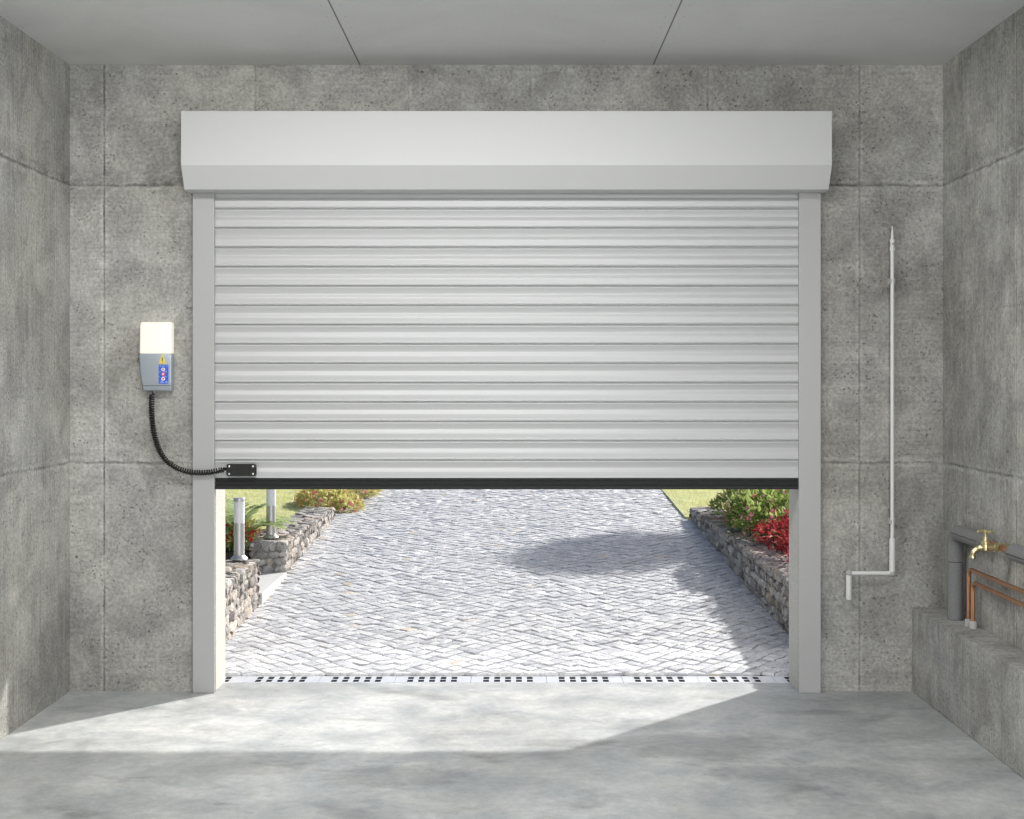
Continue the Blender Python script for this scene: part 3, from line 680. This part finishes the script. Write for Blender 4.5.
# ------------------------------------------------------------ plants
def leaf(mb, p, d, up, l, w, fold=.25):
    d = d.normalized(); s_ = d.cross(up)
    if s_.length < 1e-4: s_ = d.orthogonal()
    s_.normalize(); nn_ = s_.cross(d)
    mb.add([p, p+d*l*.45+s_*w/2-nn_*l*fold*.2, p+d*l-nn_*l*fold*.3, p+d*l*.45-s_*w/2-nn_*l*fold*.2, p+d*l*.45+nn_*l*.08], [(0, 4, 2, 1), (0, 3, 2, 4)])
def on_wall(p):                                # keep foliage off the inside of the walls it hangs over
    return p.z < .385 and ((1.34 < p.x < 1.62 and p.y < 10.97) or (-1.66 < p.x < -1.37 and p.y < 10.99))
def rv(rnd):
    while True:
        v = Vector((rnd.uniform(-1, 1), rnd.uniform(-1, 1), rnd.uniform(-1, 1)))
        if .05 < v.length < 1: return v.normalized()
def shrub(name, label, lobes, zg, n, ls, lw, mat, fl=None, seed=1, cat='shrub', grp=None):
    """lobes: (x,y,z,rx,ry,rz)"""
    rnd = random.Random(seed); cx = sum(l[0] for l in lobes)/len(lobes); cy = sum(l[1] for l in lobes)/len(lobes)
    t = thing(name, label, cat, (cx, cy, zg), grp)
    st = MB(); lf = MB(); fm = MB(); vol = [l[3]*l[4]+l[4]*l[5]+l[3]*l[5] for l in lobes]; tv = sum(vol)
    for l, vv in zip(lobes, vol):
        c_ = Vector(l[:3]); r = Vector(l[3:])
        for k in range(9):
            d = rv(rnd); d.z = abs(d.z)*.6; e = c_+Vector((d.x*r.x, d.y*r.y, d.z*r.z))*.8; b = Vector((l[0]+rnd.uniform(-.03, .03), l[1]+rnd.uniform(-.03, .03), zg-.01))
            st.tube([b, b.lerp(e, .5)+Vector((0, 0, .02)), e], [.006, .004, .002], 5)
        for k in range(int(n*vv/tv)):
            d = rv(rnd); bump_ = 1+.22*mnoise.noise(d*2.6+c_*3)
            rad = rnd.uniform(.55, 1.0)**.5*bump_
            p = c_+Vector((d.x*r.x, d.y*r.y, d.z*r.z))*rad
            if p.z < zg+.005 or on_wall(p): continue
            dd = (d*1.1+rv(rnd)*.9+Vector((0, 0, .5))).normalized()
            leaf(lf, p, dd, Vector((rnd.uniform(-.4, .4), rnd.uniform(-.4, .4), 1)), ls*rnd.uniform(.6, 1.3), lw*rnd.uniform(.7, 1.2))
        if fl:
            for k in range(int(fl[1]*vv/tv)):
                d = rv(rnd)
                if d.z < -.2: continue
                bump_ = 1+.22*mnoise.noise(d*2.6+c_*3); p = c_+Vector((d.x*r.x, d.y*r.y, d.z*r.z))*(bump_*1.04)
                if p.z < zg: continue
                u_ = d.orthogonal().normalized(); v_ = d.cross(u_); s_ = fl[2]*rnd.uniform(.7, 1.2)
                vs = [p]; m5 = 5
                for a in range(m5*2):
                    rr = s_ if a % 2 else s_*.45; an = 2*PI*a/(m5*2); vs.append(p+(u_*math.cos(an)+v_*math.sin(an))*rr+d*s_*(.35 if a % 2 else .1))
                fm.add(vs, [(0, 1+a, 1+(a+1) % 10) for a in range(10)])
    st.build('stems', M['bark'], t)
    lf.build('foliage', M[mat], t, smooth=60)
    if fl: 
        o = fm.build('flowers', M[fl[0]], t, smooth=0); o['kind'] = 'stuff'; o['label'] = fl[3]
    return t
shrub('flowering_shrub', 'green flowering shrub dotted with small pink and red blooms above the right stone wall', [(1.72, 9.0, .43, .32, .55, .22), (1.68, 9.75, .40, .28, .50, .18), (2.0, 9.4, .46, .36, .8, .28), (1.80, 8.45, .40, .25, .36, .18), (1.56, 9.0, .47, .16, .55, .12)], .28, 9500, .048, .027, 'leaf', ('pinkf', 1100, .017, 'small pink and red blooms'), 21)
shrub('red_leaved_shrub', 'low crimson-leaved shrub at the near end of the bed behind the right stone wall', [(1.66, 7.65, .42, .18, .36, .10), (1.70, 8.05, .46, .17, .28, .14), (1.74, 7.15, .36, .14, .2, .08), (1.57, 8.1, .43, .15, .40, .07), (1.56, 7.35, .39, .11, .3, .05)], .28, 2300, .042, .015, 'redleaf', None, 22)
shrub('golden_shrub', 'yellow-green shrub with coral blooms past the far end of the left stone wall', [(-1.58, 11.75, .33, .24, .42, .13), (-1.40, 12.4, .38, .20, .40, .12), (-1.37, 11.5, .29, .11, .25, .08)], .26, 5200, .045, .02, 'leafy', ('pinkf', 280, .022, 'coral pink blooms'), 23)
shrub('red_flowering_plant', 'low plant full of red blooms behind the nearer bollard light', [(-1.86, 9.05, .36, .17, .25, .10), (-1.88, 8.76, .35, .17, .14, .09), (-1.71, 8.72, .36, .08, .12, .08)], .27, 1400, .05, .018, 'leaf', ('redf', 560, .021, 'red blooms'), 24)
shrub('red_flowering_plant', 'small red-blooming plant half hidden by the left jamb behind the near wall', [(-1.80, 7.35, .33, .13, .22, .09)], .27, 600, .05, .018, 'leaf', ('redf', 120, .018, 'red blooms'), 25)

def palm(x, y, z, n, L_, seed, label, spread=.9, bias=None):
    rnd = random.Random(seed); t = thing('palm_plant', label, 'plant', (x, y, z), 'feathery palms in the left bed')
    q = MB(); q.lathe((x, y, z-.01), (0, 0, 1), [(0, .03), (.04, .035), (.06, .02), (.07, .005)], 10); q.build('stump', M['bark'], t)
    for k in range(n):
        a = 2*PI*k/n+rnd.uniform(-.2, .2); el = rnd.uniform(.55, 1.25); ll = L_*rnd.uniform(.75, 1.1)
        if bias is not None and k < 4: a = bias+(k-1.5)*.35; el = .75
        fm = MB(); pts = []; p = Vector((x, y, z+.05)); m_ = 16
        for i in range(m_+1):
            pts.append(p.copy()); e = el-(i/m_)**1.3*spread*1.4
            p = p+Vector((math.cos(a)*math.cos(e), math.sin(a)*math.cos(e), math.sin(e)))*(ll/m_)
        fm.tube(pts, [.004*(1-.8*i/m_)+.0006 for i in range(m_+1)], 5)
        for i in range(2, m_+1):
            t_ = (pts[min(i+1, m_)]-pts[i-1]).normalized(); side = t_.cross(Vector((0, 0, 1)))
            side.normalize(); wl = .11*math.sin(PI*min(1, (i+1)/(m_+2)))**.6*L_/.5
            for h in (0, .5):
                pp = pts[i-1].lerp(pts[i], h)
                for s_ in (-1, 1): leaf(fm, pp, side*s_+t_*.75+Vector((0, 0, rnd.uniform(0, .25))), Vector((0, 0, 1)), wl*rnd.uniform(.85, 1.1), .009)
        fm.build('frond', M['palm'], t, smooth=60)
palm(-1.76, 8.78, .27, 11, .46, 31, 'feathery green palm behind the gap between the left stone walls', bias=.1)
palm(-2.0, 8.72, .27, 8, .40, 32, 'feathery palm at the left edge of the opening behind the near bollard light', bias=-1.0)
palm(-1.90, 7.45, .27, 6, .32, 33, 'feathery palm sprig poking past the left jamb above the near stone wall', bias=.4)

# grass blades: nobody could count them
def grass(name, label, regs, seed):
    rnd = random.Random(seed); q = MB()
    for (x0, x1, y0, y1, zf, dens, hh) in regs:
        for k in range(int((x1-x0)*(y1-y0)*dens)):
            x_ = rnd.uniform(x0, x1); y_ = rnd.uniform(y0, y1); z_ = zf(x_, y_)-.012
            a = rnd.uniform(0, 2*PI); w_ = rnd.uniform(.0025, .0045); h = hh*rnd.uniform(.5, 1.25); lx, ly = rnd.uniform(-.6, .6)*h, rnd.uniform(-.6, .6)*h
            q.add([(x_-math.cos(a)*w_, y_-math.sin(a)*w_, z_), (x_+math.cos(a)*w_, y_+math.sin(a)*w_, z_), (x_+lx, y_+ly, z_+h)], [(0, 1, 2)])
    return tag(q.build(name, M['grass'], smooth=0), label, 'grass', kind='stuff')
grass('lawn_grass', 'sunlit short yellow-green grass of the lawn left of the drive', [(-2.9, -2.16, 8.62, 9.9, lz, 3800, .035), (-3.1, -1.66, 9.92, 10.93, lz, 3800, .035), (-3.3, -1.47, 10.98, 13.6, lambda x, y: dz(y)+.012 if x > -1.9 else lz(x, y), 3400, .035), (-4.5, -1.47, 13.6, 17, lz, 700, .05)], 41)
grass('lawn_grass', 'sunlit short yellow-green grass of the lawn beyond the right stone wall', [(1.355, 3.4, 10.96, 13.6, lambda x, y: dz(y)+.010, 3400, .035), (1.355, 4, 13.6, 17, lambda x, y: dz(y)+.01, 700, .05)], 42)

# a small tree beside the drive: in the photograph only its shade reaches the view
def tree(x, y, zg, zc, r, label, seed, n):
    rnd = random.Random(seed); t = thing('garden_tree', label, 'tree', (x, y, zg))
    q = MB(); q.tube(spline([(x+.1, y, zg-.02), (x+.06, y+.03, zg+.7), (x, y, zc-.4), (x-.05, y, zc+.2)], 5), [.07-.003*i for i in range(16)], 10)
    for k in range(14):
        d = rv(rnd); d.z = abs(d.z)*.5; b = Vector((x, y, zc-.35+rnd.uniform(0, .4))); q.tube([b, b+d*r*.5, b+d*r*.9+Vector((0, 0, .1))], [.025, .014, .005], 6)
    q.build('trunk', M['bark'], t)
    lf = MB()
    for k in range(n):
        d = rv(rnd); rad = rnd.uniform(.2, 1)**.5*(1+.35*mnoise.noise(d*2)); p = Vector((x, y, zc))+Vector((d.x*r*1.1, d.y*r*.95, d.z*r*.75))*rad
        leaf(lf, p, rv(rnd), Vector((0, 0, 1)), .09, .055)
    lf.build('foliage', M['leaf'], t, smooth=60)
tree(3.10, 12.1, .29, 2.55, .62, 'small leafy tree right of the drive that throws the soft shade across the setts', 51, 2600)
